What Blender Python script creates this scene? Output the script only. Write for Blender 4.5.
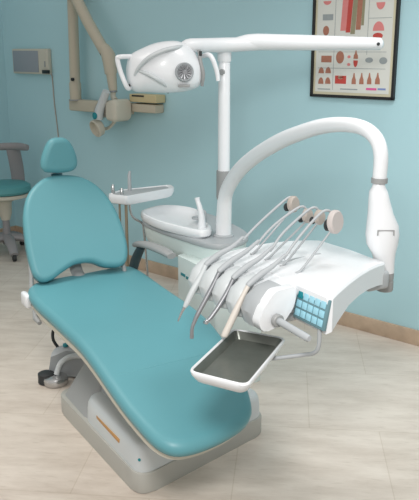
import bpy, bmesh, math
from math import sin, cos, pi, radians, hypot
from mathutils import Matrix, Vector

for o in list(bpy.data.objects): bpy.data.objects.remove(o, do_unlink=True)
SC = bpy.context.scene
COL = SC.collection

# ------------------------------------------------------------------ camera
PITCH = math.atan(200/750)
CAMH = 1.6
cd = bpy.data.cameras.new('camera'); cam = bpy.data.objects.new('camera', cd); COL.objects.link(cam)
cam.location = (0, 0, CAMH); cam.rotation_euler = (pi/2 - PITCH, 0, 0)
cd.sensor_fit = 'VERTICAL'; cd.sensor_height = 24; cd.lens = 24*750/500; cd.clip_start = .05
SC.camera = cam

# ------------------------------------------------------------------ light and exposure
SC.view_settings.view_transform = 'Standard'; SC.view_settings.look = 'None'
SC.view_settings.gamma = 1; SC.view_settings.exposure = 0.07
SC.view_settings.use_curve_mapping = False
w = bpy.data.worlds.new('world'); SC.world = w; w.use_nodes = True
w.node_tree.nodes['Background'].inputs[0].default_value = (1.0, 0.98, 0.95, 1)
w.node_tree.nodes['Background'].inputs[1].default_value = 0.62
def area(name, loc, target, size, power, color):
    l = bpy.data.lights.new(name, 'AREA'); l.shape = 'RECTANGLE'; l.size, l.size_y = size
    l.energy = power; l.color = color
    o = bpy.data.objects.new(name, l); COL.objects.link(o); o.location = loc
    o.rotation_euler = (Vector(target)-Vector(loc)).to_track_quat('-Z', 'Y').to_euler()
area('left_floor_fill', (-1.5, 3.0, 2.7), (-1.35, 3.3, 0), (.9, .9), 9, (1, .96, .91))  # added fill light with no fixture, brightens the floor on the left
area('console_side_fill', (.85, 2.85, 2.7), (1.0, 3.4, 0), (.8, .5), 9.5, (1, .98, .97))  # added overhead fill, no real lamp: lifts the console top and right wall
bpy.data.lights['console_side_fill'].spread = radians(110)
bpy.data.lights['left_floor_fill'].spread = radians(85)
sl = bpy.data.lights.new('flash_head', 'SPOT'); sl.energy = 198; sl.spot_size = radians(74); sl.spot_blend = 1; sl.shadow_soft_size = .3; sl.color = (1, .97, .94)
so_ = bpy.data.objects.new('flash_head', sl); COL.objects.link(so_); so_.location = (-.12, .4, 2.3)
so_.rotation_euler = (Vector((.62, 3.75, -.15))-Vector(so_.location)).to_track_quat('-Z', 'Y').to_euler()

# ------------------------------------------------------------------ materials
def mat(name, col, rough=.5, metal=0, bump=0, bscale=60, var=0, vscale=4, emit=None, coat=0, spec=.5, alpha=None):
    m = bpy.data.materials.new(name); m.use_nodes = True
    nt = m.node_tree; b = nt.nodes['Principled BSDF']
    c = (*[((x/255)/12.92 if x/255 <= .04045 else ((x/255+.055)/1.055)**2.4) for x in col], 1)
    b.inputs['Base Color'].default_value = c
    b.inputs['Roughness'].default_value = rough; b.inputs['Metallic'].default_value = metal
    b.inputs['Specular IOR Level'].default_value = spec
    if coat: b.inputs['Coat Weight'].default_value = coat
    tc = nt.nodes.new('ShaderNodeTexCoord')
    n = nt.nodes.new('ShaderNodeTexNoise'); n.inputs['Scale'].default_value = vscale; n.inputs['Detail'].default_value = 4
    nt.links.new(tc.outputs['Object'], n.inputs['Vector'])
    mx = nt.nodes.new('ShaderNodeMix'); mx.data_type = 'RGBA'
    v = max(var, .02)
    mx.inputs['A'].default_value = (*[x*(1-v) for x in c[:3]], 1)
    mx.inputs['B'].default_value = (*[min(1, x*(1+v)) for x in c[:3]], 1)
    nt.links.new(n.outputs['Fac'], mx.inputs['Factor']); nt.links.new(mx.outputs['Result'], b.inputs['Base Color'])
    if bump:
        n2 = nt.nodes.new('ShaderNodeTexNoise'); n2.inputs['Scale'].default_value = bscale; n2.inputs['Detail'].default_value = 3
        nt.links.new(tc.outputs['Object'], n2.inputs['Vector'])
        bp = nt.nodes.new('ShaderNodeBump'); bp.inputs['Strength'].default_value = bump; bp.inputs['Distance'].default_value = .002
        nt.links.new(n2.outputs['Fac'], bp.inputs['Height']); nt.links.new(bp.outputs['Normal'], b.inputs['Normal'])
    return m

M = dict(
  wall=mat('wall_paint', (173, 210, 218), .75, bump=.15, bscale=180, var=.02, vscale=2),
  leather=mat('teal_vinyl', (92, 152, 161), .42, bump=.08, bscale=350, var=.03, vscale=5),
  leather_dark=mat('teal_vinyl_aged', (84, 152, 156), .5, var=.05),
  white=mat('white_enamel', (228, 231, 234), .3, var=.01, coat=.2),
  offwhite=mat('white_plastic', (196, 202, 204), .4, var=.02),
  palegrey=mat('pale_grey_plastic', (168, 173, 176), .45, var=.02),
  green_grey=mat('pale_green_enamel', (212, 224, 222), .45, var=.02),
  grey=mat('mid_grey_plastic', (150, 152, 152), .45, var=.03),
  base_grey=mat('base_grey_paint', (172, 172, 166), .5, var=.03),
  dark=mat('dark_rubber', (40, 44, 46), .6, var=.05),
  tray_mat=mat('tray_liner', (106, 110, 104), .3, metal=.35, bump=.25, bscale=35, var=.25, vscale=14),
  dark_bracket=mat('dark_bracket_plastic', (52, 74, 80), .55, var=.1),
  beige=mat('beige_xray_enamel', (188, 180, 162), .5, var=.02),
  beige_box=mat('cream_box_plastic', (196, 182, 142), .5, var=.03),
  metal=mat('brushed_steel', (190, 190, 190), .25, metal=.9, var=.04),
  chrome=mat('chrome', (215, 215, 218), .12, metal=1, var=.02),
  dark_metal=mat('dark_steel', (150, 152, 156), .38, metal=.55, var=.06),
  bronze=mat('brown_metal_tube', (150, 138, 118), .4, metal=.4, var=.05),
  ivory=mat('ivory_plastic', (206, 200, 192), .4, var=.02),
  wheel=mat('taupe_grey_plastic', (168, 160, 152), .5, var=.04),
  pinkish=mat('pale_pink_plastic', (190, 183, 180), .4, var=.02),
  key=mat('light_blue_key', (152, 205, 222), .35, var=.05),
  keybg=mat('key_panel_grey', (104, 138, 146), .4, var=.03),
  teal_mark=mat('teal_marking', (20, 130, 140), .5, var=.03),
  orange=mat('ochre_strip', (186, 140, 86), .5, var=.05),
  screen=mat('viewer_grey_screen', (146, 152, 160), .25, var=.03),
  stool_grey=mat('stool_grey_plastic', (142, 140, 142), .5, var=.04),
  cream=mat('cream_plastic', (196, 192, 178), .5, var=.03),
  lens=mat('lamp_glass', (210, 220, 225), .08, var=.02, coat=.5),
  paper=mat('poster_paper', (212, 214, 208), .6, var=.02),
  mount=mat('poster_cream_mount', (206, 200, 172), .6, var=.02),
  frame=mat('black_frame', (22, 24, 26), .35, var=.05),
  pink=mat('gum_pink', (212, 130, 128), .6, var=.08, vscale=30),
  red=mat('gum_red', (186, 70, 62), .6, var=.1, vscale=30),
  tooth=mat('drawing_brown', (166, 112, 92), .6, var=.2, vscale=60),
  olive=mat('drawing_olive', (142, 138, 112), .6, var=.15, vscale=40),
  greyink=mat('grey_ink', (150, 158, 160), .6, var=.1, vscale=50),
  blueink=mat('blue_ink', (120, 140, 190), .6, var=.05),
  pinkink=mat('magenta_ink', (214, 90, 150), .6, var=.05),
  greenpic=mat('picture_green', (168, 190, 178), .6, var=.05),
  baseboard=mat('travertine_baseboard', (186, 164, 142), .45, bump=.05, bscale=40, var=.3, vscale=14),
)
def floor_mat():
    m = bpy.data.materials.new('travertine_tiles'); m.use_nodes = True
    nt = m.node_tree; b = nt.nodes['Principled BSDF']; L = nt.links
    b.inputs['Roughness'].default_value = .38
    tc = nt.nodes.new('ShaderNodeTexCoord'); mp = nt.nodes.new('ShaderNodeMapping')
    mp.inputs['Rotation'].default_value = (0, 0, radians(6)); L.new(tc.outputs['Object'], mp.inputs[0])
    st = nt.nodes.new('ShaderNodeMapping'); st.inputs['Scale'].default_value = (1.6, 6, 1); L.new(mp.outputs[0], st.inputs[0])
    n1 = nt.nodes.new('ShaderNodeTexNoise'); n1.inputs['Scale'].default_value = 1.6; n1.inputs['Detail'].default_value = 8; n1.inputs['Roughness'].default_value = .68
    L.new(st.outputs[0], n1.inputs['Vector'])
    r = nt.nodes.new('ShaderNodeValToRGB')
    r.color_ramp.elements[0].position = .3; r.color_ramp.elements[0].color = (.53, .46, .395, 1)
    r.color_ramp.elements[1].position = .62; r.color_ramp.elements[1].color = (.69, .625, .555, 1)
    L.new(n1.outputs['Fac'], r.inputs[0])
    sp = nt.nodes.new('ShaderNodeMapping'); sp.inputs['Scale'].default_value = (10, 45, 1); L.new(mp.outputs[0], sp.inputs[0])
    n2 = nt.nodes.new('ShaderNodeTexNoise'); n2.inputs['Scale'].default_value = 1.3; n2.inputs['Detail'].default_value = 5
    L.new(sp.outputs[0], n2.inputs['Vector'])
    r2 = nt.nodes.new('ShaderNodeValToRGB'); r2.color_ramp.elements[0].position = .3; r2.color_ramp.elements[0].color = (.6, .56, .5, 1)
    r2.color_ramp.elements[1].position = .42; r2.color_ramp.elements[1].color = (1, 1, 1, 1); L.new(n2.outputs['Fac'], r2.inputs[0])
    mu = nt.nodes.new('ShaderNodeMix'); mu.data_type = 'RGBA'; mu.blend_type = 'MULTIPLY'; mu.inputs['Factor'].default_value = .25
    L.new(r.outputs[0], mu.inputs['A']); L.new(r2.outputs[0], mu.inputs['B'])
    br = nt.nodes.new('ShaderNodeTexBrick'); br.offset = 0.5
    br.inputs['Color1'].default_value = (1, 1, 1, 1); br.inputs['Color2'].default_value = (.955, .95, .94, 1); br.inputs['Mortar'].default_value = (.86, .84, .8, 1)
    br.inputs['Scale'].default_value = 1; br.inputs['Mortar Size'].default_value = .0022; br.inputs['Brick Width'].default_value = .6; br.inputs['Row Height'].default_value = .6
    off = nt.nodes.new('ShaderNodeMapping'); off.inputs['Location'].default_value = (.64, .2, 0); L.new(mp.outputs[0], off.inputs[0])
    L.new(off.outputs[0], br.inputs['Vector'])
    m2 = nt.nodes.new('ShaderNodeMix'); m2.data_type = 'RGBA'; m2.blend_type = 'MULTIPLY'; m2.inputs['Factor'].default_value = 1
    L.new(mu.outputs['Result'], m2.inputs['A']); L.new(br.outputs['Color'], m2.inputs['B'])
    L.new(m2.outputs['Result'], b.inputs['Base Color'])
    return m
M['floor'] = floor_mat()

# ------------------------------------------------------------------ frames of reference
def frame(x, y, z, deg): return Matrix.Translation((x, y, z)) @ Matrix.Rotation(radians(deg), 4, 'Z')
G = Matrix.Identity(4)
CH = frame(-.3, 2.95, 0, 30)              # the treatment chair: x across, y towards the head
WL = frame(-1.687, 6.484, 0, -41.844)     # the back wall: x along it, y into it

def at(px, py, Y):                         # point at depth Y
    x = px-209.5; y = 250-py; c, s = cos(PITCH), sin(PITCH)
    rx, ry, rz = x, 750*c+y*s, -750*s+y*c
    t = Y/ry; return Vector((rx*t, Y, CAMH+rz*t))

# ------------------------------------------------------------------ object helpers
MW = {}
def thing(name, label, cat, T, loc, group=None):
    o = bpy.data.objects.new(name, None); COL.objects.link(o); o.empty_display_size = .1
    mw = T @ Matrix.Translation(loc); o.matrix_world = mw; MW[o] = mw
    o['label'] = label; o['category'] = cat
    if group: o['group'] = group
    return o
def link(name, bm, m, parent=None, T=G, smooth=True, label=None, sharp=40):
    bmesh.ops.recalc_face_normals(bm, faces=bm.faces[:])
    bm.transform(T)
    if parent is not None: mw = MW[parent]
    else:
        xs = [v.co for v in bm.verts]
        mw = Matrix.Translation(((min(v.x for v in xs)+max(v.x for v in xs))/2, (min(v.y for v in xs)+max(v.y for v in xs))/2, min(v.z for v in xs)))
    bm.transform(mw.inverted())
    me = bpy.data.meshes.new(name); bm.to_mesh(me); bm.free()
    me.materials.append(M[m] if isinstance(m, str) else m)
    if smooth:
        me.polygons.foreach_set('use_smooth', [True]*len(me.polygons))
        me.set_sharp_from_angle(angle=radians(sharp))
    o = bpy.data.objects.new(name, me); COL.objects.link(o); MW[o] = mw
    if parent is not None: o.parent = parent          # parts share the thing's origin
    else: o.matrix_world = mw
    if label: o['label'] = label
    return o
def tag(o, label, cat, group=None):
    o['label'] = label; o['category'] = cat
    if group: o['group'] = group
    return o
def struct(o): o['kind'] = 'structure'; return o

# ------------------------------------------------------------------ shape helpers (all return / fill a bmesh)
def B(): return bmesh.new()
def box(bm, a, b, bev=0, seg=2, T=None):
    r = bmesh.ops.create_cube(bm, size=1)
    vs = r['verts']
    for v in vs: v.co = Vector([(a[i]+b[i])/2 + v.co[i]*abs(b[i]-a[i]) for i in range(3)])
    if bev:
        es = list({e for v in vs for e in v.link_edges})
        r2 = bmesh.ops.bevel(bm, geom=es, offset=bev, segments=seg, affect='EDGES', profile=.5)
        vs = list({v for f in r2['faces'] for v in f.verts} | {v for v in vs if v.is_valid})
    if T is not None: bmesh.ops.transform(bm, matrix=T, verts=vs)
    return bm
def spline(pts, n=8, closed=False):
    P = [Vector(p) for p in pts]; out = []; N = len(P)
    rng = N if closed else N-1
    for i in range(rng):
        if closed: p0, p1, p2, p3 = P[(i-1) % N], P[i], P[(i+1) % N], P[(i+2) % N]
        else: p0, p1, p2, p3 = P[max(i-1, 0)], P[i], P[i+1], P[min(i+2, N-1)]
        for k in range(n):
            t = k/n
            out.append(.5*((2*p1)+(p2-p0)*t+(2*p0-5*p1+4*p2-p3)*t*t+(3*p1-p0-3*p2+p3)*t**3))
    if not closed: out.append(P[-1].copy())
    return out
def rings(bm, rs, cap=True, closed=True):
    prev = None; all_ = []
    for r in rs:
        vs = [bm.verts.new(p) for p in r]; all_.append(vs)
        if prev:
            n = len(vs)
            for i in range(n if closed else n-1):
                j = (i+1) % n
                bm.faces.new((prev[i], prev[j], vs[j], vs[i]))
        prev = vs
    if cap:
        bm.faces.new(all_[0]); bm.faces.new(all_[-1])
    return bm
def tube(bm, pts, r, seg=12, n=0, sc=(1, 1), up=None):
    P = [Vector(p) for p in pts]
    R = list(r) if isinstance(r, (list, tuple)) else [r]*len(P)
    if n:
        Q = spline(P, n); RR = []
        for i in range(len(R)-1):
            for k in range(n): RR.append(R[i]+(R[i+1]-R[i])*k/n)
        RR.append(R[-1]); P, R = Q, RR
    rs = []; nrm = None
    for i, p in enumerate(P):
        d = (P[min(i+1, len(P)-1)]-P[max(i-1, 0)]).normalized()
        if nrm is None:
            a = Vector(up) if up else (Vector((0, 0, 1)) if abs(d.z) < .9 else Vector((1, 0, 0)))
            nrm = (a-d*a.dot(d)).normalized()
        else: nrm = (nrm-d*nrm.dot(d)).normalized()
        bn = d.cross(nrm)
        rs.append([p+(nrm*cos(2*pi*k/seg)*sc[0]+bn*sin(2*pi*k/seg)*sc[1])*R[i] for k in range(seg)])
    return rings(bm, rs)
def lathe(bm, prof, seg=24, c=(0, 0, 0), axis=(0, 0, 1)):
    q = Vector((0, 0, 1)).rotation_difference(Vector(axis).normalized())
    rs = [[q @ Vector((max(r, .0005)*cos(2*pi*k/seg), max(r, .0005)*sin(2*pi*k/seg), z))+Vector(c) for k in range(seg)] for r, z in prof]
    return rings(bm, rs)
def disc(bm, c, axis, r, th, seg=28, bev=.15):
    b = min(th, r)*bev
    return lathe(bm, [(r-b, -th/2), (r, -th/2+b), (r, th/2-b), (r-b, th/2)], seg, c, axis)
def prism(bm, poly, z0, z1, bev=0, seg=2):
    n = len(poly)
    lo = [bm.verts.new((p[0], p[1], z0)) for p in poly]; hi = [bm.verts.new((p[0], p[1], z1)) for p in poly]
    fs = [bm.faces.new(lo[::-1]), bm.faces.new(hi)]
    for i in range(n): fs.append(bm.faces.new((lo[i], lo[(i+1) % n], hi[(i+1) % n], hi[i])))
    if bev: bmesh.ops.bevel(bm, geom=list(set(fs[0].edges)|set(fs[1].edges)), offset=bev, segments=seg, affect='EDGES', profile=.5)
    return bm
def rpoly(pts, r, seg=6):                 # rounded polygon
    P = [Vector(p).to_2d() for p in pts]; out = []; n = len(P)
    for i in range(n):
        a, b, c = P[i-1], P[i], P[(i+1) % n]
        rr = r[i] if isinstance(r, (list, tuple)) else r
        d1 = (a-b); d2 = (c-b); l = min(rr, d1.length*.48, d2.length*.48)
        p0 = b+d1.normalized()*l; p1 = b+d2.normalized()*l
        for k in range(seg+1):
            t = k/seg; out.append((1-t)**2*p0+2*t*(1-t)*b+t*t*p1)
    return out
def cushion(bm, outline, th, f, edge=None, dome=.0, inner=(.85, .68, .5, .34, .18), centre=None, flat_back=False):
    """outline: closed 2D points; f(u,v,w) maps to 3D with w along the thickness, 0 at the back"""
    P = [Vector(p).to_2d() for p in outline]
    c = Vector(centre) if centre else sum(P, Vector((0, 0)))/len(P)
    e = edge or th/2; n = len(P)
    nr = []
    for i in range(n):
        t = (P[(i+1) % n]-P[i-1]).normalized(); q = Vector((t.y, -t.x))
        if q.dot(P[i]-c) < 0: q = -q
        nr.append(q)
    prof = [(e*(1-cos(a)), e*sin(a)) for a in [radians(x) for x in (0, 18, 36, 54, 72, 90)]]
    def ring(ins, w, fr=1): return [f(*((c+(P[i]-nr[i]*ins-c)*fr)), w+dome*(1-fr*fr)) for i in range(n)]
    rs = []
    rs.append([f(*(c+(P[i]-nr[i]*e*.9-c)*.5), 0) for i in range(n)])
    rs.append(ring(e*.9, 0, 1))
    rs.append(ring(e*.2, e*.35))
    for ins, h in prof: rs.append(ring(ins, th-e+h if h or True else 0))
    rs.append(ring(e*1.12, th))
    for s in inner: rs.append(ring(e*1.12, th, s))
    return rings(bm, rs)
def loft_xz(bm, secs, seg=24, p=2.4):
    """secs: (cx, cy, cz, rx, ry) superellipse sections stacked in z"""
    rs = []
    for cx, cy, cz, rx, ry in secs:
        r = []
        for k in range(seg):
            a = 2*pi*k/seg; C, S = cos(a), sin(a)
            r.append((cx+rx*math.copysign(abs(C)**(2/p), C), cy+ry*math.copysign(abs(S)**(2/p), S), cz))
        rs.append(r)
    return rings(bm, rs)

# ================================================================== THE ROOM
bm = B(); box(bm, (-4.2, -1.2, -.05), (4.6, 7.6, 0)); struct(link('floor', bm, 'floor', smooth=False))
bm = B(); box(bm, (-.15, 0, 0), (6.2, .12, 2.8)); struct(link('wall_back', bm, 'wall', T=WL, smooth=False))
bm = B(); box(bm, (-.17, -4.2, 0), (-.05, 0, 2.8)); struct(link('wall_left', bm, 'wall', T=WL, smooth=False))
bm = B(); box(bm, (-.05, -.014, 0), (6.2, 0, .09), .003); struct(link('baseboard_back', bm, 'baseboard', T=WL))
bm = B(); box(bm, (-.05, -4.2, 0), (-.036, -.014, .09), .003); struct(link('baseboard_left', bm, 'baseboard', T=WL))

# ================================================================== DENTAL CHAIR
ch = thing('dental_chair', 'teal vinyl dental treatment chair on a grey and white floor base', 'dental chair', CH, (0, 0, 0))
# base
bp = rpoly([(-.220, -.468), (.462, -.285), (.42, .40), (-.245, .40)], [.08, .06, .1, .1])
bm = B(); prism(bm, bp, 0, .085, .006); link('base_plate', bm, 'base_grey', ch, CH)
bc = rpoly([(-.214, -.460), (.455, -.280), (.41, .1), (-.224, .1)], [.08, .06, .06, .08])
bm = B()
cx, cy = .1, -.15
rs = []
for s, z in ((1, .085), (.997, .135), (.985, .165), (.962, .182), (.93, .188), (.88, .187)):
    rs.append([(cx+(q.x-cx)*s, cy+(q.y-cy)*s, z) for q in bc])
rings(bm, rs); bc_o = link('base_cover', bm, 'offwhite', ch, CH, label='white moulded upper cover of the base')
# raised side wall of the lift housing with the ochre strip
bm = B()
hs = []
for z, x0, x1, y0, y1 in ((.10, -.16, .34, -.30, .14), (.16, -.15, .33, -.27, .18), (.24, -.12, .29, -.16, .3), (.33, -.10, .26, -.02, .42), (.41, -.10, .24, .06, .46)):
    hs.append([(q.x, q.y, z) for q in rpoly([(x0, y0), (x1, y0), (x1, y1), (x0, y1)], .06)])
rings(bm, hs); link('lift_housing', bm, 'palegrey', ch, CH)
bm = B(); hs = []
for z, x0, x1, y0, y1 in ((.085, -.222, .3, .05, .36), (.2, -.15, .28, .08, .34), (.32, -.07, .25, .14, .32), (.42, -.07, .22, .18, .32)):
    hs.append([(q.x, q.y, z) for q in rpoly([(x0, y0), (x1, y0), (x1, y1), (x0, y1)], .05)])
rings(bm, hs); link('rear_housing', bm, 'grey', ch, CH)
bm = B(); box(bm, (-.2195, -.28, .138), (-.20, -.05, .153), .002); link('trim_strip', bm, 'orange', ch, CH, label='ochre trim strip')
bm = B(); disc(bm, (-.197, -.425, .135), (-.8, -.6, .1), .006, .012, 12); link('indicator', bm, 'teal_mark', ch, CH, label='small green indicator')

# seat cushion, with the leg part sloping down
def seat_z(y):
    pts = [(-.9, .35), (-.79, .362), (-.5, .438), (-.3, .485), (-.1, .514), (.2, .518), (.5, .52), (.75, .53)]
    if y <= pts[0][0]: return pts[0][1]
    for (a, b), (c, d) in zip(pts, pts[1:]):
        if y <= c:
            t = (y-a)/(c-a); return b+(d-b)*t
    return pts[-1][1]
def seat_zs(y): return sum(seat_z(y+d) for d in (-.06, -.03, 0, .03, .06))/5
so = spline([(-.19, .70), (.03, .72), (.26, .735), (.312, .62), (.3, .3), (.286, 0), (.256, -.25), (.205, -.45), (.165, -.60), (.10, -.71), (-.04, -.765), (-.19, -.775),
             (-.262, -.72), (-.291, -.58), (-.301, -.4), (-.298, -.1), (-.3, .2), (-.3, .5), (-.27, .64)], 5, True)
TH = .06
bm = B()
cushion(bm, so, TH, lambda u, v, w: Vector((u, v, seat_zs(v)-TH+w)), edge=.03, inner=(.92, .84, .76, .68, .6, .5, .4, .3, .2, .1))
link('seat', bm, 'leather', ch, CH, sharp=180)
bm = B()
pts = [(-.285+.50*k/16, -.375+.01*k/16, 0) for k in range(17)]
tube(bm, [(x, y, seat_zs(y)-.0052+(-.004 if 0 < k < 16 else -.014)+.006*min(1, 1)) for k, (x, y, _) in enumerate(pts)], .0045, 8)
link('seat_seam', bm, 'leather', ch, CH)
so2 = [(p.x*.955-.004, p.y*.965) for p in so]
bm = B()
cushion(bm, so2, .03, lambda u, v, w: Vector((u, v, seat_zs(v)-TH-.022+w)), edge=.01, inner=(.6, .2))
link('seat_shell', bm, 'cream', ch, CH, label='off-white shell under the seat')
for x0, x1, y0 in ((-.308, -.278, .56), (.285, .315, .56)):
    bm = B(); box(bm, (x0, y0, .44), (x1, y0+.09, .505), .012, 3); link('hinge_cover', bm, 'white', ch, CH)
bm = B(); tube(bm, [(-.28, .52, .44), (-.295, .46, .425), (-.29, .42, .415)], [.012, .014, .01], 10); link('release_lever', bm, 'grey', ch, CH)

# backrest
A0 = Vector((0, .62, .585)); Aa = Vector((0, .4597, .888)); An = Vector((0, -.888, .4597))
def back(u, v, w): return A0+Vector((u, 0, 0))+Aa*v+An*w
bo = spline([(-.205, -.040), (-.155, -.034), (-.105, -.008), (-.03, .022), (.05, .02), (.12, -.012), (.2, -.02), (.243, .02), (.257, .12), (.236, .27), (.180, .388), (.10, .455), (0, .478),
             (-.10, .468), (-.188, .40), (-.232, .30), (-.248, .17), (-.249, .06), (-.240, -.005)], 6, True)
bm = B(); cushion(bm, bo, .07, lambda u, v, w: back(u, v, w-.07), edge=.024, centre=(0, .2), inner=(.9, .8, .7, .6, .45, .3, .15))
link('backrest', bm, 'leather', ch, CH, sharp=180)
bo2 = [((p.x)*.93, .2+(p.y-.2)*.9) for p in bo]
bm = B(); cushion(bm, bo2, .03, lambda u, v, w: back(u, v, -.068-w), edge=.012, centre=(0, .2)); link('backrest_shell', bm, 'palegrey', ch, CH)
bm = B(); tube(bm, [(0, .60, .44), (0, .685, .52), tuple(back(0, .03, -.115)), tuple(back(0, .25, -.115))], .032, 12, 4, (.5, 1), up=(0, 1, 0)); link('back_support', bm, 'grey', ch, CH)
for s in (-.243, .225):
    bm = B(); tube(bm, [(s-.02*(s < 0), .63, .475), tuple(back(s, .01, -.05)), tuple(back(s*.95, .1, -.07))], .011, 10, 3); link('back_bracket', bm, 'grey', ch, CH)
# headrest
ho = spline([(-.06, -.004), (.02, -.006), (.062, .012), (.07, .055), (.05, .12), (.02, .158), (-.02, .168), (-.062, .16), (-.09, .12), (-.112, .055), (-.104, .01)], 6, True)
def hd(u, v, w): return Vector((u, .835, 1.022))+Vector((0, -.04, .9992))*v*1.0+Vector((0, -.995, .02))*w
bm = B(); cushion(bm, ho, .065, lambda u, v, w: hd(u, v, w-.045), edge=.026); link('headrest', bm, 'leather', ch, CH, sharp=180)
bm = B(); box(bm, (-.05, .885, .93), (.01, .897, 1.11), .004); link('headrest_bar', bm, 'chrome', ch, CH)
# armrest
bm = B(); tube(bm, [(.345, .77, .615), (.345, .74, .628), (.345, .62, .650), (.345, .44, .660), (.345, .355, .655)], [.018, .027, .031, .031, .024], 14, 4, (.6, 1)); link('armrest_pad', bm, 'grey', ch, CH)
bm = B(); tube(bm, [(.335, .80, .46), (.345, .77, .54), (.345, .70, .62)], [.026, .028, .024], 12, 4, (1, .7)); link('armrest_bracket', bm, 'dark_bracket', ch, CH, label='dark armrest bracket')

# ================================================================== FOOT CONTROL (on the floor left of the base)
fc = thing('foot_control', 'chrome and grey foot control on the floor beside the chair base', 'foot control', CH, (-.16, .7, 0))
FCM = CH @ Matrix.Translation((.022, -.04, 0))
bm = B(); lathe(bm, [(.054, 0), (.06, .008), (.062, .03), (.056, .042), (.03, .048)], 28, (-.185, .68, 0)); link('foot_disc', bm, 'metal', fc, FCM, label='steel round foot disc')
bm = B(); lathe(bm, [(.034, 0), (.04, .006), (.04, .052), (.03, .058)], 24, (-.222, .715, 0)); link('pedal', bm, 'dark', fc, FCM, label='black rubber pedal')
bm = B(); hs = []
for x, y, hw, z0, z1 in ((-.185, .75, .03, .03, .08), (-.16, .77, .05, .02, .14), (-.08, .76, .055, .01, .165), (.03, .67, .05, .005, .14), (.08, .60, .04, .005, .10)):
    q = Vector((.57, .82))
    hs.append([(x+q.x*hw*sx, y+q.y*hw*sx, z) for sx, z in ((-1, z0), (-1, z1-.015), (-.6, z1), (.6, z1), (1, z1-.015), (1, z0))])
rings(bm, hs); link('housing', bm, 'palegrey', fc, FCM)
bm = B(); tube(bm, [(-.18, .68, .05), (-.15, .68, .11), (-.08, .66, .135), (0, .58, .12), (.03, .53, .05)], .014, 10, 5); link('side_rail', bm, 'offwhite', fc, FCM)
bm = B(); tube(bm, [(-.12, .80, .13), (-.145, .81, .18), (-.14, .82, .225), (-.12, .82, .23), (-.105, .81, .20)], .008, 8, 5); link('lift_handle', bm, 'dark', fc, FCM, label='dark wire handle')
bm = B(); lathe(bm, [(.014, 0), (.014, .012), (.009, .015)], 16, (-.105, .74, .163)); link('button', bm, 'teal_mark', fc, FCM, label='teal push button')
bm = B(); lathe(bm, [(.012, 0), (.012, .018), (.008, .02)], 16, (-.075, .765, .16)); link('knob', bm, 'dark', fc, FCM, label='black knob')

# ================================================================== CUSPIDOR UNIT with post and swing arm
un = thing('cuspidor_unit', 'pale dental water unit with spittoon, post and long curved white swing arm', 'dental unit', CH, (.57, .34, 0))
deck = spline([(.545, 1.06), (.478, .97), (.468, .85), (.474, .7), (.50, .5), (.525, .36), (.57, .29), (.66, .285), (.77, .35), (.83, .47), (.86, .65), (.88, .9), (.83, 1.08), (.7, 1.15), (.6, 1.12)], 5, True)
dc = Vector((.66, .7))
def dring(ins, z):
    out = []; n = len(deck)
    for i, p in enumerate(deck):
        t = (deck[(i+1) % n]-deck[i-1]).normalized(); q = Vector((t.y, -t.x))
        if q.dot(p.to_2d()-dc) < 0: q = -q
        out.append((p.x-q.x*ins, p.y-q.y*ins, z))
    return out
deck = [p.to_2d() for p in deck]
bm = B(); rings(bm, [dring(.02, .668), dring(.004, .67), dring(0, .676), dring(0, .692), dring(.004, .698), dring(.02, .70)]); link('deck', bm, 'palegrey', un, CH)
bm = B(); rings(bm, [dring(.085, .548), dring(.055, .552), dring(.035, .57), dring(.016, .61), dring(.008, .669)]); link('body', bm, 'green_grey', un, CH)
bm = B(); prism(bm, rpoly([(.47, .16), (.74, .16), (.74, .545), (.47, .545)], .02), .0, .60, .004); link('cabinet', bm, 'green_grey', un, CH)
bm = B()
for y0, y1, z in ((.455, .50, .505), (.40, .445, .50)):
    box(bm, (.4672, y0, z), (.4705, y1, z+.014), .001)
link('maker_mark', bm, 'teal_mark', un, CH, label='small teal maker mark')
# bowl
bw = spline([(.55, 1.05), (.475, .98), (.452, .84), (.455, .70), (.475, .6), (.50, .5), (.54, .42), (.59, .42), (.635, .48), (.66, .58), (.69, .68), (.745, .78), (.775, .9), (.735, 1.03), (.65, 1.09)], 5, True)
bw = [p.to_2d() for p in bw]; bcn = Vector((.60, .80))
def br_(s, z, c=bcn): return [(c.x+(p.x-c.x)*s, c.y+(p.y-c.y)*s, z) for p in bw]
bm = B(); rings(bm, [br_(.96, .70), br_(1, .712), br_(1, .732), br_(.98, .742), br_(.94, .745), br_(.90, .742), br_(.84, .728), br_(.7, .712), br_(.4, .704), br_(.08, .703)])
link('spittoon_bowl', bm, 'white', un, CH)
bm = B(); lathe(bm, [(.034, .742), (.036, .748), (.034, .752), (.024, .752), (.022, .747)], 24, (.66, .66, 0)); link('cup_stand', bm, 'palegrey', un, CH)
bm = B(); tube(bm, [(.600, .515, .70), (.600, .515, .77), (.592, .52, .83), (.585, .53, .865), (.583, .535, .885)], [.022, .018, .0135, .012, .014], 14, 4); link('water_spout', bm, 'white', un, CH)
bm = B(); tube(bm, [(.665, .60, .74), (.665, .60, .79), (.64, .63, .80)], .008, 10, 3); link('rinse_spout', bm, 'palegrey', un, CH)
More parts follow.
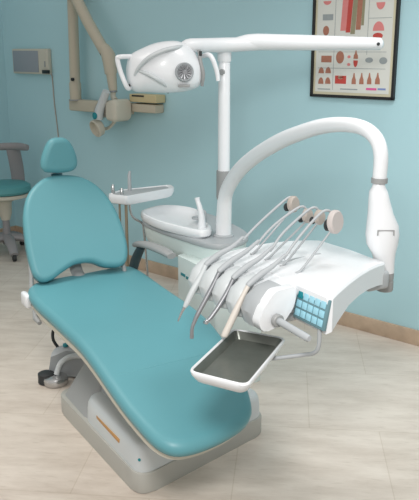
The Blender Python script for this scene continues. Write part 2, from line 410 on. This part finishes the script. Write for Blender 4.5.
# post + swing arm (world coordinates)
PX, PY = .0702, 3.6487
bm = B(); lathe(bm, [(.052, .699), (.052, .706), (.044, .712)], 32, (PX, PY, 0)); link('post_flange', bm, 'palegrey', un)
arm = [(.0705, 3.648, .70), (.072, 3.645, .808), (.082, 3.625, .925), (.137, 3.514, 1.046), (.212, 3.365, 1.143), (.299, 3.192, 1.226), (.366, 3.057, 1.275), (.43, 2.93, 1.313), (.491, 2.807, 1.333), (.545, 2.70, 1.332), (.58, 2.632, 1.303), (.595, 2.602, 1.25), (.595, 2.6, 1.167)]
bm = B(); tube(bm, arm, [.040, .038, .0355, .035, .035, .034, .032, .030, .028, .0265, .026, .0255, .025], 24, 6); link('swing_arm', bm, 'white', un)
bm = B(); lathe(bm, [(.0285, 1.15), (.0285, 1.168)], 24, (.595, 2.6, 0)); link('swivel_ring', bm, 'grey', un, label='grey swivel ring')
bm = B(); lathe(bm, [(.0345, .885), (.0375, .9), (.0375, 1.03)], 28, (PX+.001, PY, 0)); link('post_collar', bm, 'grey', un, label='grey collar on the post')
bm = B(); lathe(bm, [(.0295, .95), (.029, 1.3), (.0275, 1.575), (.024, 1.585)], 28, (PX, PY, 0)); link('post', bm, 'white', un)
# elbow
bm = B()
loft_xz(bm, [(.594, 2.6, 1.152, .020, .020), (.594, 2.6, 1.135, .024, .024), (.594, 2.6, 1.12, .032, .032), (.598, 2.6, 1.09, .037, .037), (.606, 2.6, 1.04, .045, .044), (.615, 2.6, 1.0, .056, .05), (.617, 2.6, .965, .060, .05),
              (.618, 2.6, .93, .056, .048), (.625, 2.6, .895, .042, .042), (.630, 2.6, .86, .036, .036), (.635, 2.6, .825, .032, .032)], 28, 2.2)
link('elbow_joint', bm, 'white', un)
bm = B()
for a, b in (((-.03, .99), (-.026, .972)), ((.026, .99), (.03, .972)), ((-.03, .992), (.03, .988))):
    box(bm, (.617+a[0], 2.5485, b[1]), (.617+b[0], 2.553, a[1]), .0008)
link('elbow_marking', bm, 'grey', un, label='small dark bracket marking')
bm = B(); lathe(bm, [(.028, .755), (.030, .76), (.030, .792), (.028, .794), (.028, .798), (.030, .80), (.030, .83)], 24, (.637, 2.6, 0)); link('joint_collar', bm, 'grey', un)

# ================================================================== INSTRUMENT CONSOLE
ic = thing('instrument_console', 'white arched instrument console with blue key panel over the foot of the chair', 'instrument console', CH, (.25, -.75, .75))
bm = B()
def ztop(x): return .872+.030*sin(pi*min(1, max(0, (x-.02)/.62)))
def zbot(x): return .800+.030*sin(pi*min(1, max(0, (x-.14)/.45))) - .028*max(0, 1-(x-.12)/.16)*(x > .13)
st = []
for x, yf in [(.045, -.90), (.07, -.90), (.1, -.90), (.139, -.90), (.141, -1.055), (.158, -1.06), (.2, -1.035), (.28, -.99), (.36, -.945), (.44, -.90), (.52, -.857), (.575, -.83)]:
    zt, zb = ztop(x), (zbot(x) if x > .14 else .80); yb = -.455
    st.append([(x, yf, zb), (x, yf, zt-.006), (x, yf+.006, zt), (x, (yf*.5+yb*.5), zt+.004), (x, yb-.006, zt), (x, yb, zt-.006), (x, yb, zb)])
rings(bm, st); link('console_body', bm, 'white', ic, CH, sharp=30)
bm = B(); box(bm, (.02, -.9, .765), (.26, -.5, .81), .02, 3); link('console_underside', bm, 'palegrey', ic, CH)
# rib holders
for i, (y0, y1) in enumerate([(-.522, -.462), (-.612, -.538), (-.702, -.628), (-.792, -.718), (-.905, -.808)]):
    bm = B(); rs = []
    yc, hw = (y0+y1)/2, (y1-y0)/2
    cen = [(.095, .880), (.052, .868), (.022, .842), (.008, .812), (.012, .788), (.04, .775)]
    ths = [.014, .020, .025, .026, .024, .018]
    for (x, z), t in zip(cen, ths):
        i0 = cen.index((x, z)); a = cen[max(i0-1, 0)]; b = cen[min(i0+1, len(cen)-1)]
        d = Vector((b[0]-a[0], b[1]-a[1])).normalized(); nn = Vector((d.y, -d.x))
        r = []
        for k in range(16):
            an = 2*pi*k/16; C, S = cos(an), sin(an)
            sy = math.copysign(abs(C)**.55, C)*hw; sn = math.copysign(abs(S)**.8, S)*t
            r.append((x+nn.x*sn, yc+sy, z+nn.y*sn))
        rs.append(r)
    rings(bm, rs); link('instrument_holder', bm, 'offwhite' if i < 4 else 'palegrey', ic, CH)
# end cheek
bm = B(); prism(bm, rpoly([(-.02, .80), (-.0, .845), (.04, .892), (.125, .895), (.112, .83), (.07, .78), (-.0, .765)], .015), -.02, .018, .004)
link('end_cheek', bm, 'white', ic, CH @ Matrix.Translation((0, -.912, 0)) @ Matrix.Rotation(pi/2, 4, 'X'))
# key panel: facing the patient side
kd = Vector((-.02, 0, -.1)).normalized()
KP = CH @ Matrix(((0, -.02/.1*0+.19, -.98, .1385), (1, 0, 0, -1.060), (0, .98, .19, .795), (0, 0, 0, 1)))
# axes: local x -> chair y, local y -> up along the face, local z -> outward (towards the patient)
bm = B(); box(bm, (0, -.008, 0), (.155, .090, .012), .004)
kp = link('key_panel', bm, 'keybg', ic, KP)
for r in range(3):
    for c in range(5):
        bm = B()
        x0 = .009+c*.028; y0 = .002+r*.028
        box(bm, (x0, y0, .0115), (x0+.0235, y0+.022, .0150), .0015)
        link('key', bm, 'key' if not (r == 2 and c == 4) else 'teal_mark', kp, KP, label=None if not (r == 2 and c == 4) else 'dark teal key')
# handle rod
bm = B(); tube(bm, [(.042, -.93, .803), (.042, -.96, .803), (.042, -1.0, .801), (.046, -1.09, .795), (.046, -1.096, .795)], [.010, .0115, .0115, .011, .008], 18); link('handle_rod', bm, 'palegrey', ic, CH)
bm = B(); disc(bm, (.042, -.942, .803), (.02, -1, 0), .020, .018); link('handle_collar', bm, 'grey', ic, CH)
# slots on the top
bm = B()
for x, y, l in ((.235, -.70, .10),):
    tube(bm, [(x-.05, y, ztop(x-.05)+.001), (x, y+.0, ztop(x)+.003), (x+.17, y+.02, ztop(x+.17)+.003)], [.014, .012, .009], 10, 4, (.25, 1), up=(0, 0, 1))
link('hose_channel', bm, 'palegrey', ic, CH)
bm = B(); lathe(bm, [(.013, 0), (.012, .004), (.008, .005)], 18, (.05, -.885, ztop(.05)+.002)); link('lock_button', bm, 'palegrey', ic, CH)
# whip arms with rollers at their ends
WH = [(-.53, .383, 1.060, .030), (-.62, .38, 1.034, .026), (-.71, .362, 1.048, .026), (-.80, .357, 1.050, .040)]
for y, x, z, r in WH:
    bm = B(); tube(bm, [(.20, y-.02, ztop(.2)), (.23, y-.02, ztop(.2)+.02), (x-.02, y-.02, z-.025), (x, y-.02, z)], [.007, .004, .0035, .0035], 10, 4)
    wa = link('whip_arm', bm, 'palegrey', ic, CH)
    bm = B(); disc(bm, (x, y-.014, z), (.32, -.95, .1), r, .022, 32, .25); link('roller', bm, 'wheel' if y > -.79 else 'pinkish', wa, CH)
    bm = B(); disc(bm, (x-.012, y+.008, z-.014), (.32, -.95, .1), r*.5, .012, 20, .2); link('roller_hub', bm, 'dark', wa, CH, label='dark hub')
# connection to elbow, tray bracket
bm = B(); box(bm, (.50, -.835, .785), (.60, -.72, .85), .012, 3); link('arm_mount', bm, 'palegrey', ic, CH)
bm = B(); tube(bm, [(.135, -1.03, .80), (.135, -1.03, .735), (.13, -1.015, .705), (.10, -.98, .69), (.0, -.87, .652), (-.03, -.85, .65)], .0065, 10, 5); link('tray_bracket', bm, 'palegrey', ic, CH)

# ================================================================== INSTRUMENT TRAY
tr = thing('instrument_tray', 'shallow white instrument tray with a dark grey liner below the console', 'tray', CH, (-.07, -.9, .68))
tc4 = [(-.266, -.937), (-.172, -1.105), (.13, -.869), (.028, -.71)]
def tring(s, z, r=.03):
    P = [Vector(p) for p in tc4]; c = sum(P, Vector((0, 0)))/4; out = []
    Q = []
    for i, p in enumerate(P):
        a = (P[i-1]-p).normalized(); b = (P[(i+1) % 4]-p).normalized(); Q.append(p+(a+b)*s)
    return [(q.x, q.y, z) for q in rpoly(Q, r)]
bm = B(); rings(bm, [tring(.022, .664, .02), tring(.012, .67), tring(0, .69), tring(-.002, .70), tring(0, .704), tring(.003, .705), tring(.006, .703, .025), tring(.018, .674, .022), tring(.03, .673, .02)])
link('tray_rim', bm, 'white', tr, CH)
bm = B(); rings(bm, [tring(.0195, .6745, .022), tring(.0075, .7015, .022), tring(.009, .7015, .022), tring(.021, .678, .02), tring(.05, .6765, .02)]); link('tray_liner', bm, 'tray_mat', tr, CH, label='dark grey tray liner')
bm = B(); lathe(bm, [(.02, .64), (.022, .645), (.022, .668)], 20, (-.03, -.85, 0)); link('tray_pivot', bm, 'white', tr, CH)

# ================================================================== HANDPIECES
def hand(label, cat, y, pts, rad, mt, hose, name='dental_handpiece', tip=None, mid=None):
    P = [(x-.012, y, z+.004) for x, z in pts]
    t = thing(name, label, cat, CH, (P[-1][0], y, P[-1][2]), 'handpieces resting in the console holders')
    bm = B(); tube(bm, P, rad, 14, 4); link('handle', bm, mt, t, CH)
    bm = B(); tube(bm, [(x-.004, y+dy, z-(.014 if x > .3 else 0)) for x, dy, z in hose], [.0047]*len(hose), 10, 5); link('hose', bm, 'palegrey', t, CH)
    if mid:
        bm = B(); tube(bm, [(x-.006, y, z+.008) for x, z in mid[0]], [q*1.0 for q in mid[1]], 14, 4); link('sleeve', bm, 'palegrey', t, CH)
    if tip:
        bm = B(); tube(bm, [(x-.012, y, z+.004) for x, z in tip[0]], tip[1], 12, 3); link('tip', bm, tip[2], t, CH)
    return t
hand('white syringe with slim tip, farthest left of the row of handpieces', 'dental syringe', -.53,
     [(.038, .874), (.016, .832), (-.016, .786), (-.038, .748), (-.048, .734)], [.0085, .011, .0115, .010, .006], 'offwhite',
     [(.395, 0, 1.090), (.369, 0, 1.094), (.257, 0, 1.008), (.18, 0, .948)], 'air_water_syringe',
     ([(-.048, .734), (-.062, .712), (-.074, .687)], [.006, .004, .0025], 'metal'), ([(0.185, 0.952), (0.135, 0.920), (.085, .902), (.040, .876), (.030, .868)], [.005, .008, .0105, .0105, .008]))
hand('dark steel handpiece with long angled head beside the white syringe', 'dental handpiece', -.62,
     [(.038, .870), (.014, .828), (-.02, .775), (-.046, .735), (-.058, .712)], [.008, .0085, .0085, .008, .0065], 'dark_metal',
     [(.392, 0, 1.062), (.36, 0, 1.080), (.251, 0, 1.012), (.18, 0, .952)], 'dental_handpiece',
     ([(-.058, .712), (-.067, .690), (-.069, .655)], [.0065, .006, .007], 'dark_metal'), ([(0.190, 0.958), (0.140, 0.926), (.085, .902), (.040, .876), (.030, .868)], [.005, .008, .0105, .0105, .008]))
hand('thin steel handpiece with a bright ball end, third in the row', 'dental handpiece', -.71,
     [(.038, .870), (.014, .828), (-.018, .785), (-.045, .755), (-.056, .746)], [.0075, .008, .008, .007, .0055], 'dark_metal',
     [(.375, 0, 1.080), (.339, 0, 1.093), (.229, 0, 1.010), (.175, 0, .950)], 'dental_handpiece',
     ([(-.056, .746), (-.064, .740), (-.072, .742)], [.0055, .009, .006], 'chrome'), ([(0.185, 0.956), (0.135, 0.924), (.085, .902), (.040, .876), (.030, .868)], [.005, .008, .0105, .0105, .008]))
hand('suction handpiece with smooth cream-white tube hanging over the tray', 'dental handpiece', -.80,
     [(.038, .872), (.018, .840), (-.01, .790), (-.045, .728), (-.05, .718)], [.008, .0085, .0115, .0115, .009], 'ivory',
     [(.365, 0, 1.088), (.319, 0, 1.101), (.225, 0, 1.012), (.165, 0, .946)], 'dental_handpiece', None, ([(0.175, 0.952), (0.125, 0.920), (.085, .902), (.040, .876), (.030, .868)], [.005, .008, .0105, .0105, .008]))

# ================================================================== ASSISTANT CONSOLE
ac = thing('assistant_holder', 'small white assistant tray on thin metal posts behind the chair backrest', 'tray stand', CH, (.42, .9, 0))
aq = rpoly([(.42, 1.12), (.305, 1.03), (.365, .92), (.715, 1.03), (.74, 1.13)], [.02, .02, .02, .03, .03])
ax = Vector((.48, 1.03))
def ar(s, z): return [(ax.x+(p.x-ax.x)*s, ax.y+(p.y-ax.y)*s, z) for p in aq]
bm = B(); rings(bm, [ar(.86, .795), ar(.94, .801), ar(1, .822), ar(1, .842), ar(.985, .848), ar(.94, .848), ar(.9, .841), ar(.3, .84)]); link('tray_top', bm, 'white', ac, CH)
bm = B(); rings(bm, [ar(.85, .8405), ar(.85, .844), ar(.8, .845), ar(.1, .845)]); link('tray_insert', bm, 'palegrey', ac, CH)
for x, y, h in ((.345, 1.05, .05), (.375, 1.0, .035), (.46, 1.085, .11)):
    bm = B(); tube(bm, [(x, y, .843), (x, y, .843+h*.8), (x+.004, y, .843+h)], [.011, .010, .006], 12); link('tool_holder', bm, 'metal' if h < .1 else 'palegrey', ac, CH)
bm = B(); tube(bm, [(.385, .97, .80), (.385, .97, .4), (.385, .97, .0)], .0085, 10, 3); link('post', bm, 'bronze', ac, CH)
bm = B(); tube(bm, [(.36, 1.0, .80), (.36, 1.0, .4), (.36, 1.0, .0)], .006, 10, 3); link('post', bm, 'bronze', ac, CH)
bm = B(); tube(bm, [(.415, .99, .80), (.42, .99, .745), (.435, .98, .71), (.475, .97, .68), (.485, .965, .64), (.50, .965, .4), (.51, .965, 0)], .0065, 10, 5); link('drain_tube', bm, 'metal', ac, CH)

# ================================================================== OPERATING LIGHT
ol = thing('operating_light', 'white operating light with round vent hanging from a horizontal post arm', 'operating light', G, (PX, PY, 1.585))
YL = 3.5
pL = at(186, 45.5, YL); pM = at(240, 43, 3.66); pR = at(381, 44, 3.78)
bm = B(); tube(bm, [at(184, 45.8, YL), at(190, 45.5, YL), at(225, 45, 3.62), at(262, 43.5, 3.66)], [.018, .031, .034, .030], 20, 3); link('lower_arm', bm, 'white', ol)
bm = B(); tube(bm, [at(232, 43.6, 3.64), at(246, 42.5, 3.655), at(258, 42, 3.66), at(300, 42.6, 3.70), at(372, 43.8, 3.77), at(379, 44, 3.78), at(382, 44.1, 3.785)], [.022, .036, .0385, .0365, .031, .029, .018], 22, 2); link('upper_arm', bm, 'white', ol)
e = at(378, 44, 3.75)
bm = B(); disc(bm, (e.x, e.y-.006, e.z), (0, -1, 0), .008, .01, 12); link('end_screw', bm, 'dark', ol, label='dark screw')
bm = B(); lathe(bm, [(.030, 1.545), (.033, 1.55), (.033, 1.60), (.03, 1.61)], 24, (PX, PY, 0)); link('pivot', bm, 'white', ol)
k = at(222, 72, PY-.028)
bm = B(); disc(bm, k, (-.6, -1, 0), .014, .012, 16); link('tension_knob', bm, 'grey', ol, label='grey tension knob')
# head
def hm(u, v, w): return at(u, v, YL)-Vector((0, 1, 0))*w
hl = spline([(130, 56), (141, 49), (158, 42.5), (177, 41), (190, 47), (200, 60), (203, 72), (200, 85), (188, 90.5), (170, 92.5), (150, 92), (136, 91.5), (129, 85), (126.5, 70)], 5, True)
hl2 = []
for p in hl: hl2.append(p.to_2d())
def hmap(u, v, w):                                    # dished shell, deepest left of the middle
    q = at(u, v, YL+.02)
    return Vector((q.x, q.y-w-.02*sin((u-126)/77*pi), q.z))
bm = B()
P = hl2; c0 = Vector((160, 70)); rs = []
for s, w_ in ((.5, -.03), (.86, -.03), (.97, -.02), (1, 0), (1, .02), (.97, .045), (.9, .07), (.78, .09), (.6, .105), (.4, .115), (.15, .12)):
    rs.append([hmap(*(c0+(p-c0)*s), w_) for p in P])
rings(bm, rs); head = link('lamp_head', bm, 'white', ol)
bm = B(); rs = []
for s, w_ in ((.84, -.031), (.84, -.036), (.8, -.040), (.3, -.046)):
    rs.append([hmap(*(c0+(p-c0)*s), w_) for p in P])
rings(bm, rs); link('lamp_glass', bm, 'lens', ol)
vc = at(184.5, 72, YL-.112)
bm = B(); lathe(bm, [(.040, -.03), (.042, 0), (.038, .007), (.034, .004), (.008, .004), (.003, .004)], 32, vc, (.25, -1, .0)); vt = link('vent', bm, 'palegrey', ol)
bm = B()
q = Vector((0, 0, 1)).rotation_difference(Vector((.25, -1, 0)).normalized())
for kk in range(12):
    a = 2*pi*kk/12
    p0 = vc+q @ Vector((.010*cos(a), .010*sin(a), .006)); p1 = vc+q @ Vector((.031*cos(a+.25), .031*sin(a+.25), .006))
    tube(bm, [p0, p1], [.0026, .0062], 6)
disc(bm, vc+q @ Vector((0, 0, .006)), (.25, -1, 0), .010, .005, 12)
link('vent_slot', bm, 'dark_metal', vt, label='dark vent slots')
bm = B(); tube(bm, [at(186, 46.3, YL-.0), at(176, 47.5, YL-.085), at(163, 50.5, YL-.125), at(149, 57.5, YL-.128), at(139, 67.5, YL-.10), at(135, 75, YL-.08)], [.015, .013, .013, .013, .013, .01], 14, 5, (.7, 1)); link('yoke', bm, 'offwhite', ol)
bm = B(); tube(bm, [at(137, 70, YL-.09), at(150, 75, YL-.128), at(160, 81, YL-.125), at(168, 88, YL-.08)], [.006, .010, .010, .004], 10, 4); link('moulded_ridge', bm, 'offwhite', ol)
bm = B(); box(bm, tuple(at(178, 87.2, YL-.105)), tuple(at(190, 84.2, YL-.062)), .001); link('rating_label', bm, 'grey', ol, label='small grey label')
for pts in ([(131, 56.5), (120, 57), (117.5, 59.5), (121, 73), (127, 87), (130, 88)],):
    bm = B(); tube(bm, [at(u, v, YL-.03-(.03 if 0 < i < 5 else 0)) for i, (u, v) in enumerate(pts)], .011, 12, 5); link('handle', bm, 'white', ol)
bm = B(); tube(bm, [at(203, 56, YL+.01), at(209, 55, YL-.03), at(213, 60, YL-.04), at(217, 72, YL-.04), at(218, 81, YL-.04)], [.011, .011, .011, .0105, .009], 12, 5); link('handle', bm, 'white', ol)
for u, v in ((129, 85.5), (168, 92), (132, 62)):
    bm = B(); disc(bm, at(u, v, YL-.05 if u != 168 else YL-.02), (0, -1, .0), .006, .02, 10); link('screw', bm, 'dark', ol, label='dark screw')
bm = B(); tube(bm, [at(199, 50, YL-.02), at(200.5, 62, YL-.03), at(203, 74, YL-.03), at(202, 86, YL-.02)], [.008, .009, .010, .007], 10, 4); link('switch_bracket', bm, 'grey', ol)
bm = B(); box(bm, tuple(at(199, 56, YL-.035)), tuple(at(202, 51, YL-.015)), .002); link('switch', bm, 'dark', ol, label='dark switch')

# ================================================================== WALL X-RAY UNIT  (WL frame, y negative is out of the wall)
xr = thing('xray_unit', 'beige wall-mounted dental X-ray machine with folded scissor arm', 'x-ray machine', WL, (1.6, 0, 1.2))
bm = B(); box(bm, (1.54, -.09, 1.180), (1.845, 0, 1.238), .008, 3); link('wall_mount', bm, 'beige', xr, WL)
bm = B(); box(bm, (1.60, -.10, 1.250), (1.865, -.005, 1.305), .006, 3); link('control_box', bm, 'beige_box', xr, WL, label='cream control box')
bm = B(); box(bm, (1.63, -.104, 1.288), (1.75, -.098, 1.299), .001); link('control_slot', bm, 'dark', xr, WL, label='dark slot')
bm = B(); box(bm, (.94, -.12, 1.157), (1.58, -.03, 1.24), .012, 3); link('swivel_beam', bm, 'beige', xr, WL)
bm = B(); tube(bm, [(1.005, -.10, 1.235), (1.005, -.10, 1.36), (1.005, -.10, 1.37), (1.008, -.10, 1.45), (1.02, -.10, 2.1)], [.043, .045, .039, .039, .038], 16); link('upright_arm', bm, 'beige', xr, WL)
bm = B(); disc(bm, (1.035, -.145, 1.39), (0, -1, 0), .012, .02, 12); link('arm_pin', bm, 'dark', xr, WL, label='dark pivot pin')
bm = B(); disc(bm, (1.005, -.10, 1.238), (0, 0, 1), .052, .010, 20); link('arm_seal', bm, 'grey', xr, WL, label='grey seal ring')
bm = B(); disc(bm, (1.05, -.13, 2.03), (0, -1, 0), .075, .10, 28); link('upper_knuckle', bm, 'beige', xr, WL)
bm = B(); tube(bm, [(1.06, -.16, 2.06), (1.25, -.16, 1.80), (1.43, -.16, 1.585)], [.041, .040, .039], 16); link('folding_arm', bm, 'beige', xr, WL)
bm = B(); tube(bm, [(1.415, -.16, 1.62), (1.465, -.16, 1.56), (1.485, -.16, 1.44)], [.036, .050, .043], 16, 3); link('lower_knuckle', bm, 'beige', xr, WL)
bm = B(); tube(bm, [(1.485, -.16, 1.46), (1.502, -.16, 1.325)], [.038, .029], 16); link('drop_arm', bm, 'beige', xr, WL)
bm = B(); disc(bm, (1.503, -.16, 1.32), (.06, 0, -1), .029, .014, 16); link('drop_arm_collar', bm, 'dark_metal', xr, WL, label='dark collar')
bm = B(); rs = []
for x, z0, z1, y0, y1 in ((1.50, 1.14, 1.24, -.22, -.12), (1.515, 1.125, 1.262, -.245, -.10), (1.57, 1.115, 1.27, -.25, -.095), (1.60, 1.12, 1.272, -.25, -.095), (1.618, 1.13, 1.262, -.24, -.10), (1.625, 1.15, 1.24, -.22, -.12)):
    rs.append([(x, q.x, q.y) for q in rpoly([(y0, z0), (y1, z0), (y1, z1), (y0, z1)], .035)])
rings(bm, rs); link('tube_head', bm, 'cream', xr, WL)
bm = B(); tube(bm, [(1.503, -.16, 1.318), (1.505, -.165, 1.285), (1.53, -.17, 1.26)], [.02, .02, .022], 14, 3); link('head_swivel', bm, 'cream', xr, WL)
bm = B(); tube(bm, [(1.435, -.25, 1.135), (1.46, -.25, 1.20), (1.535, -.25, 1.325)], [.036, .032, .026], 16, 3); link('aiming_handle', bm, 'offwhite', xr, WL)
bm = B(); disc(bm, (1.44, -.283, 1.155), (-.3, -1, 0), .024, .018, 18); link('button', bm, 'teal_mark', xr, WL, label='teal button')
bm = B(); lathe(bm, [(.05, -.10), (.055, -.09), (.055, .06), (.045, .08)], 24, (1.42, -.16, 1.19), (-1, 0, -.1)); link('head_pivot', bm, 'wheel', xr, WL)
bm = B(); lathe(bm, [(.05, 0), (.062, .01), (.064, .05), (.056, .055), (.05, .02)], 26, (1.40, -.2, 1.075), (-.1, -.8, -.3)); link('collimator', bm, 'cream', xr, WL)
bm = B(); tube(bm, [(1.36, -.14, 1.15), (1.26, -.14, 1.07), (1.33, -.14, 1.05), (1.42, -.14, 1.06), (1.52, -.15, 1.13)], .012, 8, 5); link('cable', bm, 'cream', xr, WL)

# ================================================================== FILM VIEWER on the wall with its cord
fv = thing('film_viewer', 'small beige film viewer box with grey screen and black switch on wall', 'film viewer', WL, (.38, 0, 1.4))
bm = B(); box(bm, (.12, -.04, 1.413), (.60, 0, 1.610), .008, 3); link('case', bm, 'cream', fv, WL)
bm = B(); box(bm, (.135, -.044, 1.428), (.48, -.039, 1.594), .002); link('screen', bm, 'screen', fv, WL, label='grey viewing screen')
bm = B(); box(bm, (.535, -.055, 1.420), (.62, -.038, 1.448), .004); link('switch', bm, 'frame', fv, WL, label='black switch')
bm = B(); box(bm, (.555, -.044, 1.47), (.57, -.039, 1.515), .002); link('dial', bm, 'grey', fv, WL)
bm = B(); tube(bm, [(.585, -.02, 1.418), (.60, -.006, 1.40), (.61, -.006, 1.2), (.64, -.006, .93), (.65, -.006, .5)], .0045, 8, 4); link('power_cord', bm, 'wheel', fv, WL)

# ================================================================== POSTER
fp = thing('framed_poster', 'dental anatomy chart in a thin black frame on the wall', 'poster', WL, (3.325, 0, 1.34))
X0, X1, Z0, Z1 = 3.062, 3.597, 1.340, 2.12
PT = WL
bm = B()
FW = .016
for a, b in (((X0, Z0), (X1, Z0+FW)), ((X0, Z1-FW), (X1, Z1)), ((X0, Z0), (X0+FW, Z1)), ((X1-FW, Z0), (X1, Z1))):
    box(bm, (a[0], -.022, a[1]), (b[0], 0, b[1]), .002)
link('frame', bm, 'frame', fp, PT, smooth=False)
bm = B(); box(bm, (X0+.014, -.011, Z0+.014), (X1-.014, -.002, Z1-.014)); link('mount', bm, 'mount', fp, PT, smooth=False)
bm = B(); box(bm, (X0+.030, -.013, Z0+.030), (X1-.034, -.011, Z1-.03)); pp = link('chart_sheet', bm, 'paper', fp, PT, smooth=False)
def pw(zx, zy):                                        # position on the sheet, from the chart's own layout grid
    return 3.05+(zx-37)/(330-37)*.545, 1.337+(342-(zy+(zx-37)*-.03))/352*.535
def spot(zx, zy, rx, rz, m, shape='oval', name='illustration'):
    x, z = pw(zx, zy); bm = B()
    if shape == 'oval': pts = [(x+rx*cos(2*pi*k/16), z+rz*sin(2*pi*k/16)) for k in range(16)]
    elif shape == 'tooth': pts = [(x-rx, z-rz), (x+rx, z-rz), (x+rx*.9, z-.2*rz), (x+rx*.45, z+.3*rz), (x+.2*rx, z+rz), (x-.2*rx, z+rz), (x-.45*rx, z+.3*rz), (x-.9*rx, z-.2*rz)]
    elif shape == 'arch': pts = [(x+rx*cos(pi*k/10), z-rz+2*rz*sin(pi*k/10)) for k in range(11)]
    elif shape == 'cup': pts = [(x+rx*cos(pi*k/10), z+rz-2*rz*sin(pi*k/10)) for k in range(11)]
    else: pts = [(x-rx, z-rz), (x+rx, z-rz), (x+rx, z+rz), (x-rx, z+rz)]
    prism(bm, [(a, -b) for a, b in pts], 0, .0012)
    T = PT @ Matrix(((1, 0, 0, 0), (0, 0, -1, -.0129), (0, -1, 0, 0), (0, 0, 0, 1)))
    return link(name, bm, m, pp, T, smooth=False)
# jaw drawing
for zx0, zy0, zx1, zy1, wd, m in ((158, -40, 152, 105, .018, 'pink'), (176, -40, 168, 112, .014, 'red'), (192, -40, 184, 118, .014, 'olive'), (207, -40, 202, 104, .015, 'tooth'), (218, -40, 216, 90, .008, 'olive')):
    x0, z0 = pw(zx0, zy0); x1, z1 = pw(zx1, zy1); bm = B()
    prism(bm, [(x0-wd, -z0), (x0+wd, -z0), (x1+wd, -z1), (x1-wd, -z1)], 0, .0012)
    link('illustration', bm, m, pp, PT @ Matrix(((1, 0, 0, 0), (0, 0, -1, -.0129), (0, -1, 0, 0), (0, 0, 0, 1))), smooth=False)
for a in ((93, 5, .026, .010, 'pink', 'cup'), (97, 55, .034, .016, 'greyink', 'box'), (92, 102, .02, .026, 'tooth'), (97, 150, .03, .016, 'greyink', 'box'),
          (272, 28, .026, .018, 'pink', 'cup'), (268, -10, .024, .015, 'pink'), (269, 95, .034, .024, 'pink', 'arch'), (268, 128, .03, .016, 'red'), (268, 165, .02, .015, 'greyink'),
          (97, 203, .034, .018, 'tooth', 'box'), (145, 198, .026, .034, 'tooth'), (199, 190, .014, .022, 'tooth', 'tooth'), (199, 222, .014, .018, 'red', 'cup'), (176, 197, .01, .008, 'pink'), (176, 224, .01, .008, 'pink'),
          (244, 210, .024, .014, 'greyink'), (290, 213, .024, .018, 'greyink'), (80, 243, .018, .017, 'tooth', 'arch'), (105, 243, .018, .017, 'tooth', 'arch'),
          (80, 281, .018, .018, 'tooth', 'arch'), (105, 281, .018, .018, 'tooth', 'arch'), (150, 278, .036, .022, 'red', 'box'), (150, 270, .02, .009, 'mount'),
          (196, 274, .014, .030, 'tooth', 'tooth'), (222, 274, .014, .030, 'tooth', 'tooth'), (248, 274, .014, .030, 'tooth', 'tooth'), (275, 274, .015, .030, 'tooth', 'tooth')):
    spot(*a)
for a in ((92, 312, .042, .003, 'greyink', 'box'), (180, 312, .055, .003, 'greyink', 'box'), (256, 311, .032, .006, 'pinkink', 'box'), (290, 311, .024, .005, 'blueink', 'box')):
    spot(*a, name='caption_line')
for a in ((183, 180, .215, .0012, 'greyink', 'box'), (183, 238, .215, .0012, 'greyink', 'box'), (123, 150, .0012, .25, 'greyink', 'box'), (235, 60, .0012, .20, 'greyink', 'box'), (272, 68, .07, .0012, 'greyink', 'box')):
    spot(*a, name='divider')

# ================================================================== STOOL
SX, SY = -1.64, 5.9
stl = thing('operator_stool', 'small teal operator stool with grey backrest bar near left wall', 'stool', G, (SX, SY, 0))
bm = B(); lathe(bm, [(.17, .50), (.2, .505), (.215, .525), (.21, .56), (.18, .578), (.1, .582), (.02, .582)], 36, (SX, SY, 0)); link('seat', bm, 'leather_dark', stl)
bm = B(); lathe(bm, [(.08, .44), (.16, .462), (.205, .475), (.205, .5), (.1, .503)], 32, (SX, SY, 0)); link('seat_pan', bm, 'cream', stl)
bm = B(); lathe(bm, [(.035, .28), (.05, .33), (.055, .42), (.075, .45)], 24, (SX, SY, 0)); link('seat_collar', bm, 'cream', stl)
bm = B(); lathe(bm, [(.035, .08), (.04, .1), (.03, .2), (.027, .34)], 20, (SX, SY, 0)); link('gas_lift', bm, 'stool_grey', stl)
for k_ in range(5):
    a = radians(-65+72*k_)
    d = Vector((cos(a), sin(a), 0)); p = Vector((SX, SY, 0))
    bm = B(); tube(bm, [p+Vector((0, 0, .14)), p+d*.1+Vector((0, 0, .13)), p+d*.2+Vector((0, 0, .10)), p+d*.28+Vector((0, 0, .055))], [.05, .045, .04, .032], 12, 3, (.7, 1)); lg = link('leg', bm, 'stool_grey', stl)
    bm = B(); disc(bm, p+d*.27+Vector((0, 0, .026)), (-d.y, d.x, 0), .026, .03, 18); link('caster', bm, 'dark', lg, label='dark caster')
bm = B(); tube(bm, [(SX+.06, SY+.12, .50), (SX+.07, SY+.19, .54), (SX+.065, SY+.2, .66), (SX+.05, SY+.17, .84)], [.045, .052, .055, .055], 12, 4, (.35, 1), up=(0, 1, 0)); link('back_post', bm, 'stool_grey', stl)
bm = B(); tube(bm, [(SX-.19, SY+.10, .835), (SX-.1, SY+.14, .845), (SX+.05, SY+.155, .85), (SX+.13, SY+.13, .85), (SX+.19, SY+.08, .85)], [.022, .026, .028, .028, .022], 12, 4, (1.1, .8)); link('back_bar', bm, 'stool_grey', stl)
